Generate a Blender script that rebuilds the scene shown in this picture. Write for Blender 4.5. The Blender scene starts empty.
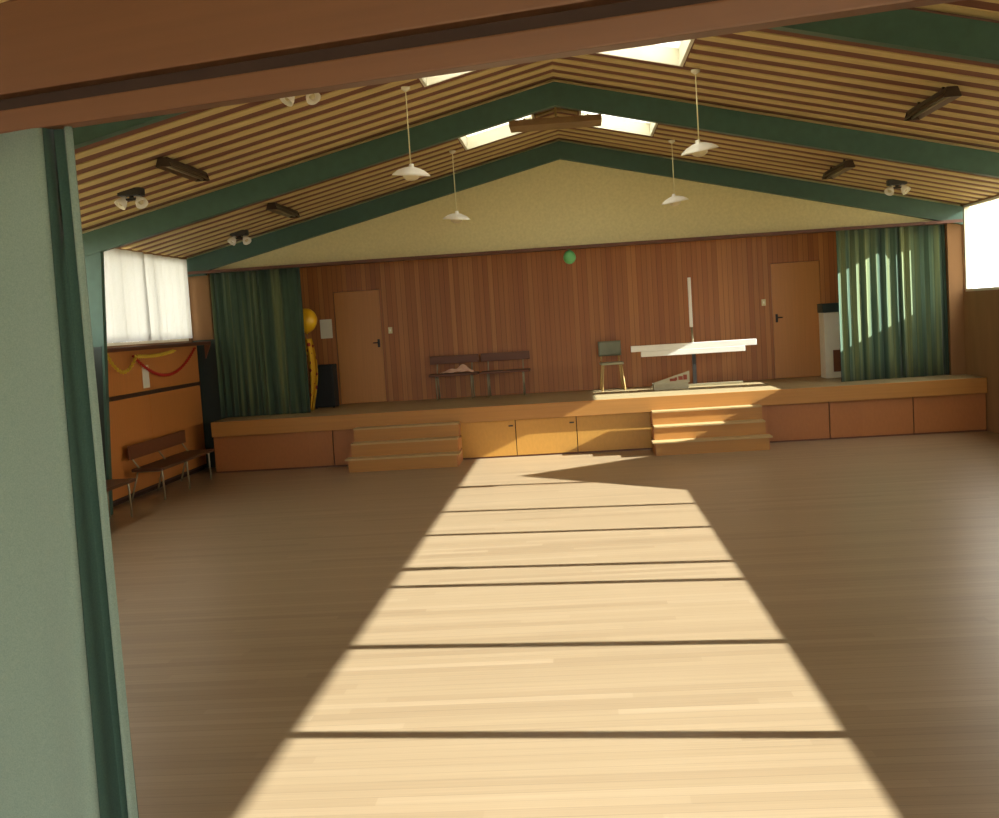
import bpy, bmesh, math, random
from mathutils import Vector, Matrix
random.seed(7)
scene = bpy.context.scene
COL = scene.collection

# ------------------------------------------------------------------ room numbers (metres)
XR, W = -0.08, 6.10            # ridge line, half width
XL, XW = XR - W, XR + W        # inner faces of the left and right walls
ZE, SL = 3.42, 0.236           # eaves height, roof slope
YS, HS = 17.12, 0.80           # stage front, stage height
YC, YB, YA = 17.97, 13.48, 8.80   # portal frames
YW = 19.55                     # back wall of the stage
ZG = 3.185                     # underside of the gable wall
ZSILL, ZHEAD = 2.12, 3.36
YREAR = -3.0

def roof(x):
    return ZE + SL * (W - abs(x - XR))

# ------------------------------------------------------------------ materials
def nodes_of(m):
    m.use_nodes = True
    nt = m.node_tree
    return nt, nt.nodes, nt.links

def lin(c):
    return tuple((v / 12.92 if v <= 0.04045 else ((v + 0.055) / 1.055) ** 2.4) for v in c)

def mat(name, col, rough=0.6, var=0.12, scale=(6, 6, 6), metallic=0.0, bump=0.0, spec=0.5, detail=3.0):
    """plain surface with a little noise in its colour"""
    m = bpy.data.materials.new(name)
    nt, N, L = nodes_of(m)
    b = N['Principled BSDF']
    tc = N.new('ShaderNodeTexCoord'); mp = N.new('ShaderNodeMapping')
    mp.inputs['Scale'].default_value = scale
    nz = N.new('ShaderNodeTexNoise'); nz.inputs['Scale'].default_value = 1.0; nz.inputs['Detail'].default_value = detail
    rp = N.new('ShaderNodeValToRGB')
    c = lin(col)
    rp.color_ramp.elements[0].position = 0.3; rp.color_ramp.elements[1].position = 0.7
    rp.color_ramp.elements[0].color = tuple(max(0, v * (1 - var)) for v in c) + (1,)
    rp.color_ramp.elements[1].color = tuple(min(1, v * (1 + var)) for v in c) + (1,)
    L.new(tc.outputs['Object'], mp.inputs['Vector']); L.new(mp.outputs['Vector'], nz.inputs['Vector'])
    L.new(nz.outputs['Fac'], rp.inputs['Fac']); L.new(rp.outputs['Color'], b.inputs['Base Color'])
    b.inputs['Roughness'].default_value = rough; b.inputs['Metallic'].default_value = metallic
    b.inputs['Specular IOR Level'].default_value = spec
    if bump:
        bp = N.new('ShaderNodeBump'); bp.inputs['Strength'].default_value = bump; bp.inputs['Distance'].default_value = 0.01
        L.new(nz.outputs['Fac'], bp.inputs['Height']); L.new(bp.outputs['Normal'], b.inputs['Normal'])
    return m

def board_mat(name, cols, width, axis, along, rough=0.5, gap=0.06, grain=0.18, length=0.0, gapcol=0.35, spec=0.5):
    """boards of random tone: 'axis' is the coordinate counted across, 'along' the grain direction"""
    m = bpy.data.materials.new(name)
    nt, N, L = nodes_of(m)
    b = N['Principled BSDF']
    tc = N.new('ShaderNodeTexCoord'); sp = N.new('ShaderNodeSeparateXYZ')
    L.new(tc.outputs['Object'], sp.inputs[0])
    def math_(op, a, v=None):
        n = N.new('ShaderNodeMath'); n.operation = op
        for i, x in enumerate((a, v)):
            if x is None: continue
            if isinstance(x, (int, float)): n.inputs[i].default_value = x
            else: L.new(x, n.inputs[i])
        return n.outputs[0]
    u = math_('DIVIDE', sp.outputs['XYZ'.index(axis)], width)
    fl = math_('FLOOR', u); fr = math_('FRACT', u)
    w1 = N.new('ShaderNodeTexWhiteNoise'); w1.noise_dimensions = '2D'
    cmb = N.new('ShaderNodeCombineXYZ'); L.new(fl, cmb.inputs[0])
    if length:
        r0 = N.new('ShaderNodeTexWhiteNoise'); r0.noise_dimensions = '1D'; L.new(fl, r0.inputs['W'])
        sh = math_('MULTIPLY', r0.outputs['Value'], 7.0)
        v = math_('ADD', math_('DIVIDE', sp.outputs['XYZ'.index(along)], length), sh)
        L.new(math_('FLOOR', v), cmb.inputs[1])
    L.new(cmb.outputs[0], w1.inputs['Vector'])
    rp = N.new('ShaderNodeValToRGB'); rp.color_ramp.interpolation = 'LINEAR'
    els = rp.color_ramp.elements
    n = len(cols)
    while len(els) < n: els.new(0.5)
    for i, c in enumerate(cols):
        els[i].position = i / (n - 1); els[i].color = lin(c) + (1,)
    L.new(w1.outputs['Value'], rp.inputs['Fac'])
    mp = N.new('ShaderNodeMapping')
    s = [14.0, 14.0, 14.0]; s['XYZ'.index(along)] = 0.9; s['XYZ'.index(axis)] = 60.0 if width < 0.2 else 30.0
    mp.inputs['Scale'].default_value = s
    L.new(tc.outputs['Object'], mp.inputs['Vector'])
    nz = N.new('ShaderNodeTexNoise'); nz.inputs['Scale'].default_value = 1.0; nz.inputs['Detail'].default_value = 4.0
    L.new(mp.outputs['Vector'], nz.inputs['Vector'])
    g = math_('ADD', math_('MULTIPLY', nz.outputs['Fac'], 2 * grain), 1 - grain)
    lo = math_('LESS_THAN', fr, gap)
    gg = math_('SUBTRACT', 1.0, math_('MULTIPLY', lo, 1 - gapcol))
    tot = math_('MULTIPLY', g, gg)
    mx = N.new('ShaderNodeVectorMath'); mx.operation = 'SCALE'
    L.new(rp.outputs['Color'], mx.inputs[0]); L.new(tot, mx.inputs['Scale'])
    L.new(mx.outputs[0], b.inputs['Base Color'])
    b.inputs['Roughness'].default_value = rough
    b.inputs['Specular IOR Level'].default_value = spec
    return m

def glass_mat(name):
    m = bpy.data.materials.new(name)
    nt, N, L = nodes_of(m)
    N.remove(N['Principled BSDF'])
    t = N.new('ShaderNodeBsdfTransparent'); g = N.new('ShaderNodeBsdfGlossy'); g.inputs['Roughness'].default_value = 0.02
    t.inputs['Color'].default_value = (0.98, 0.99, 0.98, 1)
    f = N.new('ShaderNodeMixShader'); f.inputs[0].default_value = 0.04
    L.new(t.outputs[0], f.inputs[1]); L.new(g.outputs[0], f.inputs[2])
    L.new(f.outputs[0], N['Material Output'].inputs['Surface'])
    return m

def sheer_mat(name, col, thru):
    """thin white cloth that lets daylight through"""
    m = bpy.data.materials.new(name)
    nt, N, L = nodes_of(m)
    N.remove(N['Principled BSDF'])
    d = N.new('ShaderNodeBsdfDiffuse'); d.inputs['Color'].default_value = lin(col) + (1,)
    t = N.new('ShaderNodeBsdfTranslucent'); t.inputs['Color'].default_value = lin(col) + (1,)
    p = N.new('ShaderNodeBsdfTransparent')
    tc = N.new('ShaderNodeTexCoord'); nz = N.new('ShaderNodeTexNoise'); nz.inputs['Scale'].default_value = 40
    L.new(tc.outputs['Object'], nz.inputs['Vector'])
    a = N.new('ShaderNodeMixShader'); a.inputs[0].default_value = 0.62
    L.new(d.outputs[0], a.inputs[1]); L.new(t.outputs[0], a.inputs[2])
    c = N.new('ShaderNodeMixShader')
    r = N.new('ShaderNodeMapRange'); r.inputs['To Min'].default_value = max(0, thru - 0.05); r.inputs['To Max'].default_value = thru + 0.05
    L.new(nz.outputs['Fac'], r.inputs['Value']); L.new(r.outputs['Result'], c.inputs[0])
    L.new(a.outputs[0], c.inputs[1]); L.new(p.outputs[0], c.inputs[2])
    L.new(c.outputs[0], N['Material Output'].inputs['Surface'])
    return m

def cloth_mat(name, cols, axis_scale, rough=0.9):
    """woven cloth with faint vertical stripes"""
    m = bpy.data.materials.new(name)
    nt, N, L = nodes_of(m)
    b = N['Principled BSDF']
    tc = N.new('ShaderNodeTexCoord'); mp = N.new('ShaderNodeMapping'); mp.inputs['Scale'].default_value = axis_scale
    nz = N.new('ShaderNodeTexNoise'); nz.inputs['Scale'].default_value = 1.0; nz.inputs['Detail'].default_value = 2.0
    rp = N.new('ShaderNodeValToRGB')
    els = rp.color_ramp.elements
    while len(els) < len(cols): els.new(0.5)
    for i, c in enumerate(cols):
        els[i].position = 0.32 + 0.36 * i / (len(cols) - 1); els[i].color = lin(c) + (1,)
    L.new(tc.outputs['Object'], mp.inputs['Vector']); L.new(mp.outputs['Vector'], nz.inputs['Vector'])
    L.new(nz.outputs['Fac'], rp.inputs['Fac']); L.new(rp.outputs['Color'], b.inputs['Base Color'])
    b.inputs['Roughness'].default_value = rough; b.inputs['Specular IOR Level'].default_value = 0.15
    b.inputs['Sheen Weight'].default_value = 0.15
    return m

M = {}
M['floor'] = board_mat('varnished_floor_boards', [(.565, .48, .365), (.605, .52, .40), (.59, .505, .385), (.625, .54, .42)], 0.085, 'Y', 'X', rough=0.36, gap=0.05, grain=0.20, length=2.4, gapcol=0.72)
M['stage_floor'] = board_mat('stage_floor_boards', [(.60, .53, .37), (.66, .58, .42), (.63, .56, .40)], 0.09, 'Y', 'X', rough=0.45, gap=0.05, grain=0.12, length=2.2, gapcol=0.7)
M['back_boards'] = board_mat('upright_wall_boards', [(.60, .36, .18), (.66, .41, .20), (.62, .38, .185), (.71, .47, .24), (.64, .39, .19)], 0.085, 'X', 'Z', rough=0.45, gap=0.08, grain=0.22, gapcol=0.45)
M['door'] = board_mat('door_veneer', [(.75, .51, .26), (.76, .52, .27)], 0.9, 'X', 'Z', rough=0.4, gap=0.0, grain=0.12)
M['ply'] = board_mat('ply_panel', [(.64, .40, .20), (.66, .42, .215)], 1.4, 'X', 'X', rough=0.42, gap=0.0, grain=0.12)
M['ply_pale'] = board_mat('pale_ply_panel', [(.76, .55, .23), (.775, .57, .25)], 1.4, 'X', 'X', rough=0.42, gap=0.0, grain=0.12)  # ply in the lighter tone of light bounced off the floor
M['fascia'] = board_mat('stage_edge_timber', [(.67, .46, .20), (.68, .47, .21)], 1.4, 'Z', 'X', rough=0.42, gap=0.0, grain=0.14)
M['step'] = board_mat('step_timber', [(.66, .455, .20), (.67, .465, .21)], 1.4, 'Z', 'X', rough=0.42, gap=0.0, grain=0.14)
M['tread'] = board_mat('worn_step_tread', [(.70, .58, .38), (.72, .60, .40)], 1.0, 'Z', 'X', rough=0.5, gap=0.0, grain=0.14)
M['cupboard'] = board_mat('cupboard_panel', [(.76, .48, .23), (.775, .495, .24)], 1.4, 'Y', 'Z', rough=0.38, gap=0.0, grain=0.10)
M['dark_timber'] = board_mat('dark_stained_timber', [(.36, .20, .11), (.40, .23, .13)], 1.0, 'Z', 'X', rough=0.45, gap=0.0, grain=0.18)
M['dark_rail'] = mat('dark_rail_paint', (.26, .17, .11), 0.5, 0.15)
M['header'] = board_mat('stained_header_timber', [(.45, .30, .19), (.48, .32, .205)], 1.0, 'Z', 'X', rough=0.45, gap=0.0, grain=0.16)
M['vent_board'] = mat('brown_vent_board', (.56, .44, .28), 0.7, 0.1)
M['gap'] = mat('shadow_gap_timber', (.24, .15, .10), 0.8, 0.1)
M['beam'] = mat('deep_green_beam_paint', (.23, .355, .295), 0.5, 0.08, (10, 10, 10))
M['beam_dark'] = mat('blackish_green_paint', (.15, .19, .16), 0.6, 0.1)  # on the posts this colour stands for shade below the window
M['gable'] = mat('cream_gable_board', (.86, .81, .60), 0.85, 0.06, (25, 25, 25))
M['batten'] = mat('straw_coloured_ceiling_batten', (.78, .68, .45), 0.7, 0.10, (1.5, 12, 12))
M['recess'] = mat('red_brown_ceiling_recess', (.45, .275, .19), 0.8, 0.12, (1.5, 12, 12))
M['wall'] = mat('tan_wall_board', (.55, .40, .24), 0.75, 0.08, (4, 4, 1))
M['white_plaster'] = mat('outside_render', (.80, .77, .68), 0.9, 0.05)
M['white'] = mat('white_enamel', (.95, .93, .87), 0.35, 0.03)
M['white_dull'] = mat('white_matt_paint', (.86, .84, .75), 0.6, 0.04)
M['paper'] = mat('white_paper', (.88, .86, .76), 0.8, 0.03)
M['cream_plastic'] = mat('cream_plastic', (.86, .82, .62), 0.4, 0.02)
M['steel'] = mat('pale_steel_tube', (.62, .58, .46), 0.35, 0.06, metallic=0.4)
M['dark_steel'] = mat('dark_painted_steel', (.16, .14, .12), 0.5, 0.1)
M['heater'] = mat('brown_heater_casing', (.25, .19, .14), 0.45, 0.08, metallic=0.3)
M['reflector'] = mat('dull_reflector', (.40, .33, .24), 0.3, 0.05, metallic=0.7)
M['black'] = mat('charcoal_fabric', (.12, .125, .12), 0.8, 0.15, (60, 60, 60))
M['dark_green'] = mat('dark_green_vinyl', (.13, .19, .16), 0.6, 0.1)
M['vinyl'] = mat('grey_green_vinyl', (.47, .48, .39), 0.55, 0.08)
M['chair_leg'] = mat('straw_coloured_leg', (.74, .62, .38), 0.4, 0.05)
M['seat_wood'] = board_mat('bench_timber', [(.30, .19, .12), (.34, .21, .13)], 1.0, 'Z', 'X', rough=0.45, gap=0.0, grain=0.15)
M['back_wood'] = board_mat('brown_backrest_timber', [(.42, .24, .13), (.45, .26, .14)], 1.0, 'Z', 'Y', rough=0.45, gap=0.0, grain=0.15)
M['pink'] = cloth_mat('pink_cloth', [(.90, .72, .62), (.96, .84, .72)], (14, 14, 14))
M['red'] = mat('red_crepe_paper', (.72, .16, .08), 0.7, 0.1)
M['yellow_paper'] = mat('yellow_crepe_paper', (.85, .72, .22), 0.7, 0.1)
M['balloon_y'] = mat('yellow_rubber', (.93, .72, .10), 0.3, 0.03)
M['balloon_g'] = mat('green_rubber', (.42, .72, .44), 0.3, 0.03)
M['carton'] = mat('greyish_carton', (.72, .69, .58), 0.8, 0.06)
M['print'] = mat('faded_red_print', (.58, .30, .24), 0.8, 0.15)
M['seat_vinyl'] = mat('pale_seat_vinyl', (.66, .64, .52), 0.5, 0.06)
M['string'] = mat('pale_string', (.62, .58, .42), 0.8, 0.05)
M['stage_cloth'] = cloth_mat('green_stage_cloth', [(.19, .26, .21), (.27, .35, .27), (.46, .49, .32)], (9, 9, 0.12))  # yellowish stripes paint the highlights of the folds into the cloth
M['room_cloth'] = cloth_mat('grey_green_room_cloth', [(.49, .56, .51), (.52, .59, .53), (.55, .61, .55)], (260, 260, 260))
M['lining_cloth'] = cloth_mat('dark_green_lining', [(.22, .31, .27), (.25, .34, .29)], (200, 200, 200))  # darker copy of the room cloth, painting the shade in its fold
M['sheer'] = sheer_mat('white_sheer_cloth', (.87, .87, .86), 0.06)
M['glass'] = glass_mat('clear_glass')
M['opal'] = sheer_mat('opal_skylight_sheet', (.97, .97, .95), 0.05)
M['ground'] = mat('pale_outside_ground', (.62, .58, .45), 0.95, 0.15, (0.4, 0.4, 0.4))
M['shed_roof'] = mat('grey_shed_roof', (.42, .40, .38), 0.8, 0.1)
def streamer_material():
    m = bpy.data.materials.new('yellow_cloth_with_red_marks')
    nt, N, L = nodes_of(m)
    b = N['Principled BSDF']
    tc = N.new('ShaderNodeTexCoord'); vo = N.new('ShaderNodeTexVoronoi'); vo.inputs['Scale'].default_value = 9.0
    L.new(tc.outputs['Object'], vo.inputs['Vector'])
    rp = N.new('ShaderNodeValToRGB'); rp.color_ramp.interpolation = 'CONSTANT'
    e = rp.color_ramp.elements
    e[0].position = 0; e[0].color = lin((.62, .16, .08)) + (1,)
    e[1].position = 0.30; e[1].color = lin((.90, .70, .14)) + (1,)
    L.new(vo.outputs['Distance'], rp.inputs['Fac']); L.new(rp.outputs['Color'], b.inputs['Base Color'])
    b.inputs['Roughness'].default_value = 0.8
    return m
M['streamer'] = streamer_material()

# ------------------------------------------------------------------ mesh helpers
class MB:
    def __init__(s): s.bm = bmesh.new(); s.mats = []
    def _mi(s, m):
        if m is None: return 0
        if m not in s.mats: s.mats.append(m)
        return s.mats.index(m)
    def hexa(s, v, m=None):
        """v: 8 corners, bottom ring then top ring"""
        mi = s._mi(m)
        vs = [s.bm.verts.new(p) for p in v]
        for f in ((3, 2, 1, 0), (4, 5, 6, 7), (0, 1, 5, 4), (1, 2, 6, 5), (2, 3, 7, 6), (3, 0, 4, 7)):
            fc = s.bm.faces.new([vs[i] for i in f]); fc.material_index = mi
        return s
    def box(s, x0, x1, y0, y1, z0, z1, m=None, bevel=0.0):
        if bevel:
            t = bmesh.new()
            bmesh.ops.create_cube(t, size=1.0)
            for v in t.verts:
                v.co = Vector(((x0 + x1) / 2 + v.co.x * (x1 - x0), (y0 + y1) / 2 + v.co.y * (y1 - y0), (z0 + z1) / 2 + v.co.z * (z1 - z0)))
            bmesh.ops.bevel(t, geom=list(t.edges), offset=bevel, segments=2, affect='EDGES', profile=0.6)
            s._join(t, m); return s
        return s.hexa([(x0, y0, z0), (x1, y0, z0), (x1, y1, z0), (x0, y1, z0), (x0, y0, z1), (x1, y0, z1), (x1, y1, z1), (x0, y1, z1)], m)
    def _join(s, t, m=None):
        mi = s._mi(m)
        mp = {}
        for v in t.verts: mp[v] = s.bm.verts.new(v.co)
        for f in t.faces:
            try:
                fc = s.bm.faces.new([mp[v] for v in f.verts]); fc.material_index = mi; fc.smooth = f.smooth
            except ValueError: pass
        t.free()
    def roofbox(s, x0, x1, y0, y1, d0, d1, m=None):
        """box following the roof slope, d0..d1 measured vertically from the roof line"""
        a, b = roof(x0), roof(x1)
        return s.hexa([(x0, y0, a + d0), (x1, y0, b + d0), (x1, y1, b + d0), (x0, y1, a + d0), (x0, y0, a + d1), (x1, y0, b + d1), (x1, y1, b + d1), (x0, y1, a + d1)], m)
    def tube(s, pts, r, m=None, n=10, caps=True):
        mi = s._mi(m)
        pts = [Vector(p) for p in pts]; rings = []
        up = None
        for i, p in enumerate(pts):
            d = (pts[min(i + 1, len(pts) - 1)] - pts[max(i - 1, 0)]).normalized()
            if up is None:
                up = Vector((0, 0, 1)) if abs(d.z) < 0.9 else Vector((1, 0, 0))
            a = d.cross(up).normalized(); b = a.cross(d).normalized(); up = b
            rr = r[i] if isinstance(r, (list, tuple)) else r
            rings.append([s.bm.verts.new(p + rr * (math.cos(2 * math.pi * k / n) * a + math.sin(2 * math.pi * k / n) * b)) for k in range(n)])
        for i in range(len(rings) - 1):
            for k in range(n):
                f = s.bm.faces.new([rings[i][k], rings[i][(k + 1) % n], rings[i + 1][(k + 1) % n], rings[i + 1][k]]); f.smooth = True; f.material_index = mi
        if caps:
            f = s.bm.faces.new(rings[0][::-1]); f.material_index = mi
            f = s.bm.faces.new(rings[-1]); f.material_index = mi
        return s
    def lathe(s, prof, m=None, n=32, mat4=None, close=False):
        """prof: list of (radius, z); r = 0 ends become a pole"""
        mi = s._mi(m); rings = []
        T = mat4 or Matrix()
        for r, z in prof:
            if r <= 1e-6: rings.append([s.bm.verts.new(T @ Vector((0, 0, z)))])
            else: rings.append([s.bm.verts.new(T @ Vector((r * math.cos(2 * math.pi * k / n), r * math.sin(2 * math.pi * k / n), z))) for k in range(n)])
        pairs = list(zip(rings, rings[1:])) + ([(rings[-1], rings[0])] if close else [])
        for a, b in pairs:
            for k in range(n):
                if len(a) == 1 and len(b) == 1: continue
                if len(a) == 1: v = [a[0], b[(k + 1) % n], b[k]]
                elif len(b) == 1: v = [a[k], a[(k + 1) % n], b[0]]
                else: v = [a[k], a[(k + 1) % n], b[(k + 1) % n], b[k]]
                f = s.bm.faces.new(v[::-1]); f.smooth = True; f.material_index = mi
        return s
    def torus(s, c, R, r, axis, m=None, n=14, k=6):
        """ring around 'axis'"""
        ax = Vector(axis).normalized(); a = ax.orthogonal().normalized(); b = ax.cross(a)
        mi = s._mi(m); rings = []
        for i in range(n):
            t = 2 * math.pi * i / n; d = math.cos(t) * a + math.sin(t) * b; p = Vector(c) + R * d
            rings.append([s.bm.verts.new(p + r * (math.cos(2 * math.pi * j / k) * d + math.sin(2 * math.pi * j / k) * ax)) for j in range(k)])
        for i in range(n):
            for j in range(k):
                f = s.bm.faces.new([rings[i][j], rings[(i + 1) % n][j], rings[(i + 1) % n][(j + 1) % k], rings[i][(j + 1) % k]]); f.smooth = True; f.material_index = mi
        return s
    def sheet(s, fn, nu, nv, th, m=None):
        """thin solid sheet from fn(u,v); thickness along the sheet's own normal"""
        mi = s._mi(m)
        P = [[Vector(fn(i / nu, j / nv)) for j in range(nv + 1)] for i in range(nu + 1)]
        Nn = []
        for i in range(nu + 1):
            row = []
            for j in range(nv + 1):
                du = P[min(i + 1, nu)][j] - P[max(i - 1, 0)][j]; dv = P[i][min(j + 1, nv)] - P[i][max(j - 1, 0)]
                row.append(du.cross(dv).normalized())
            Nn.append(row)
        A = [[s.bm.verts.new(P[i][j] + Nn[i][j] * th / 2) for j in range(nv + 1)] for i in range(nu + 1)]
        B = [[s.bm.verts.new(P[i][j] - Nn[i][j] * th / 2) for j in range(nv + 1)] for i in range(nu + 1)]
        def q(v):
            f = s.bm.faces.new(v); f.smooth = True; f.material_index = mi
        for i in range(nu):
            for j in range(nv):
                q([A[i][j], A[i + 1][j], A[i + 1][j + 1], A[i][j + 1]]); q([B[i][j + 1], B[i + 1][j + 1], B[i + 1][j], B[i][j]])
        for i in range(nu):
            q([A[i + 1][0], A[i][0], B[i][0], B[i + 1][0]]); q([A[i][nv], A[i + 1][nv], B[i + 1][nv], B[i][nv]])
        for j in range(nv):
            q([A[0][j], A[0][j + 1], B[0][j + 1], B[0][j]]); q([A[nu][j + 1], A[nu][j], B[nu][j], B[nu][j + 1]])
        return s
    def build(s, name, material=None, parent=None, loc=None):
        me = bpy.data.meshes.new(name)
        bmesh.ops.recalc_face_normals(s.bm, faces=s.bm.faces)
        s.bm.to_mesh(me); s.bm.free()
        if s.mats:
            for m in s.mats: me.materials.append(m)
        elif material: me.materials.append(material)
        o = bpy.data.objects.new(name, me); COL.objects.link(o)
        if loc is not None: o.location = loc
        if parent is not None: o.parent = parent
        return o

def empty(name, loc=(0, 0, 0), rz=0.0):
    o = bpy.data.objects.new(name, None); COL.objects.link(o)
    o.location = loc; o.rotation_euler = (0, 0, rz); o.empty_display_size = 0.1
    return o
def tag(o, label, cat, group=None):
    o['label'] = label; o['category'] = cat
    if group: o['group'] = group
    return o
def struct(o, label=None):
    o['kind'] = 'structure'
    if label: o['label'] = label
    return o
def copy_tree(o, loc=None, rz=None, parent=None):
    c = o.copy(); COL.objects.link(c)
    if parent is not None: c.parent = parent
    if loc is not None: c.location = loc
    if rz is not None: c.rotation_euler = (0, 0, rz)
    for ch in list(o.children): copy_tree(ch, parent=c)
    return c

# ================================================================== THE SETTING
# floor
struct(MB().box(XL - .1, XW + .1, YREAR, YW, -.12, 0).build('floor', M['floor']), 'bare varnished board floor of the hall with a long sunlit strip')

# side walls: solid below the sills and above the heads, piers at the portals
def side_wall(name, x0, x1, piers, label):
    b = MB()
    b.box(x0, x1, YREAR, YW + .15, 0, ZSILL - .04)
    b.box(x0, x1, YREAR, YW + .15, ZHEAD + .03, ZE + .03); b.box(x0, x1, YC + .2, YW + .15, ZE + .03, 3.66)
    for y0, y1 in piers: b.box(x0, x1, y0, y1, ZSILL - .04, ZHEAD + .03)
    return struct(b.build(name, M['wall']), label)
side_wall('wall_left', XL - .16, XL, [(YREAR, 2.0), (YA - .08, YA + .08), (YB - .08, YB + .08), (YC - .08, YW + .15)], 'tan wall with a high window beside the stage')
side_wall('wall_right', XW, XW + .12, [(YREAR, 3.2), (YC + .005, YC + .20), (18.72, YW + .15)], 'wall with a high window strip at the right of the hall')

def window(name, x, y0, y1, mull, side, label, mw=.09):
    """high strip window: frame bars with their own panes"""
    x0, x1 = (x - .11, x - .03) if side < 0 else (x + .02, x + .10)
    f = MB()
    f.box(x0, x1, y0, y1, ZSILL - .04, ZSILL); f.box(x0, x1, y0, y1, ZHEAD, ZHEAD + .03)
    f.box(x0, x1, y0, y0 + .04, ZSILL, ZHEAD); f.box(x0, x1, y1 - .04, y1, ZSILL, ZHEAD)
    for y in mull: f.box(x0, x1, y - mw / 2, y + mw / 2, ZSILL, ZHEAD)
    o = struct(f.build(name, M['white_dull']), label)
    ys = [y0 + .04 - mw / 2] + list(mull) + [y1 - .04 + mw / 2]
    xm = (x0 + x1) / 2
    g = MB()
    for a, c in zip(ys, ys[1:]):
        g.box(xm - .003, xm + .003, a + mw / 2, c - mw / 2, ZSILL, ZHEAD)
    g.build('pane', M['glass'], o)
    return o
window('window_1', XL, YB + .08, YC - .08, [15.1, 16.5], -1, 'bright high window with white curtains beside the stage', .05)
window('window_2', XL, YA + .08, YB - .08, [10.5, 12.0], -1, None, .05)
window('window_3', XL, 2.0, YA - .08, [3.7, 5.5, 7.2], -1, None, .05)
window('window_4', XW, 3.2, YC + .005, [4.90, 6.47, 8.14, 8.78, 10.30, 11.65, 13.52], 1, 'high strip window of the right wall')

window('window_10', XW, YC + .20, 18.72, [], 1, None)  # unseen opening added to carry the sun patch further across the stage
# rear wall with wide glazed doors (behind the camera)
b = MB()
b.box(XL, -4.6, YREAR - .15, YREAR, 0, ZE); b.box(4.6, XW, YREAR - .15, YREAR, 0, ZE)
b.box(-4.6, 4.6, YREAR - .15, YREAR, 0, .5); b.box(-4.6, 4.6, YREAR - .15, YREAR, 3.0, ZE)
b.hexa([(XL, YREAR - .15, ZE), (XR, YREAR - .15, ZE), (XR, YREAR, ZE), (XL, YREAR, ZE), (XL, YREAR - .15, ZE + .02), (XR, YREAR - .15, roof(XR)), (XR, YREAR, roof(XR)), (XL, YREAR, ZE + .02)])
b.hexa([(XR, YREAR - .15, ZE), (XW, YREAR - .15, ZE), (XW, YREAR, ZE), (XR, YREAR, ZE), (XR, YREAR - .15, roof(XR)), (XW, YREAR - .15, ZE + .02), (XW, YREAR, ZE + .02), (XR, YREAR, roof(XR))])
struct(b.build('wall_rear', M['wall']))
f = MB()
for x in (-4.6, -2.3, 0, 2.3, 4.6): f.box(x - .04, x + .04, YREAR - .1, YREAR - .02, .5, 3.0)
o = struct(f.build('window_5', M['white_dull']))
g = MB()
for x in (-4.6, -2.3, 0, 2.3): g.box(x + .04, x + 2.26, YREAR - .063, YREAR - .057, .5, 3.0)
g.build('pane', M['glass'], o)

# ceiling: straw battens over red-brown recesses, openings for the skylights
SKY = [(10.66, 11.80), (15.15, 16.27)]
SK0, SK1 = .30, 1.32
b = MB()
ycuts = [YREAR - .15] + [v for s in SKY for v in s] + [YC + .12]
for sg in (-1, 1):
    for k in range(len(ycuts) - 1):
        y0, y1 = ycuts[k], ycuts[k + 1]
        hole = any(abs(y0 - s[0]) < 1e-6 for s in SKY)
        for d0, d1 in ((0, SK0), (SK0, SK1), (SK1, W + .12)):
            if hole and d0 == SK0: continue
            xa, xb = sorted((XR + sg * d0, XR + sg * d1))
            b.roofbox(xa, xb, y0, y1, 0.0, .16, M['recess'])
PITCH = .375
y = YREAR
while y < YC - .05:
    y0, y1 = y, y + .165
    for sg in (-1, 1):
        hs = [s for s in SKY if y1 > s[0] - .02 and y0 < s[1] + .02]
        for d0, d1 in (((.0, SK0 - .02), (SK1 + .02, W)) if hs else ((.0, W),)):
            xa, xb = sorted((XR + sg * d0, XR + sg * d1))
            b.roofbox(xa, xb, y0, y1, -.012, 0.0, M['batten'])
    y += PITCH
struct(b.build('ceiling'), 'pitched ceiling of straw coloured battens with red-brown gaps')

# skylights
n = 6
for (y0, y1) in SKY:
    for sg in (-1, 1):
        fr = MB(); xa, xb = sorted((XR + sg * SK0, XR + sg * SK1))
        for (a, c, d, e) in ((xa, xa + .03, y0, y1), (xb - .03, xb, y0, y1), (xa + .03, xb - .03, y0, y0 + .03), (xa + .03, xb - .03, y1 - .03, y1)):
            fr.roofbox(a, c, d, e, -.02, .22, M['white_dull'])
        o = struct(fr.build('window_%d' % n), None if y0 < 12 else ('white skylight left of the ridge near the stage' if sg < 0 else 'white skylight right of the ridge near the stage'))
        MB().roofbox(xa + .03, xb - .03, y0 + .03, y1 - .03, .15, .17).build('pane', M['opal'], o)
        n += 1

# gable wall over the stage opening and its dark track board
b = MB()
y0, y1 = YC + .06, YC + .18
for xa, xb in ((XL, XR), (XR, XW)):
    za, zb = roof(xa), roof(xb)
    b.hexa([(xa, y0, ZG), (xb, y0, ZG), (xb, y1, ZG), (xa, y1, ZG), (xa, y0, za + .02), (xb, y0, zb + .02), (xb, y1, zb + .02), (xa, y1, za + .02)])
struct(b.build('wall_gable', M['gable']), 'cream gable wall above the stage opening')
struct(MB().box(XL + .02, XW - .02, YC - .10, YC + .20, ZG - .045, ZG).build('trim_1', M['dark_timber']), 'dark curtain track board under the cream gable')

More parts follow.
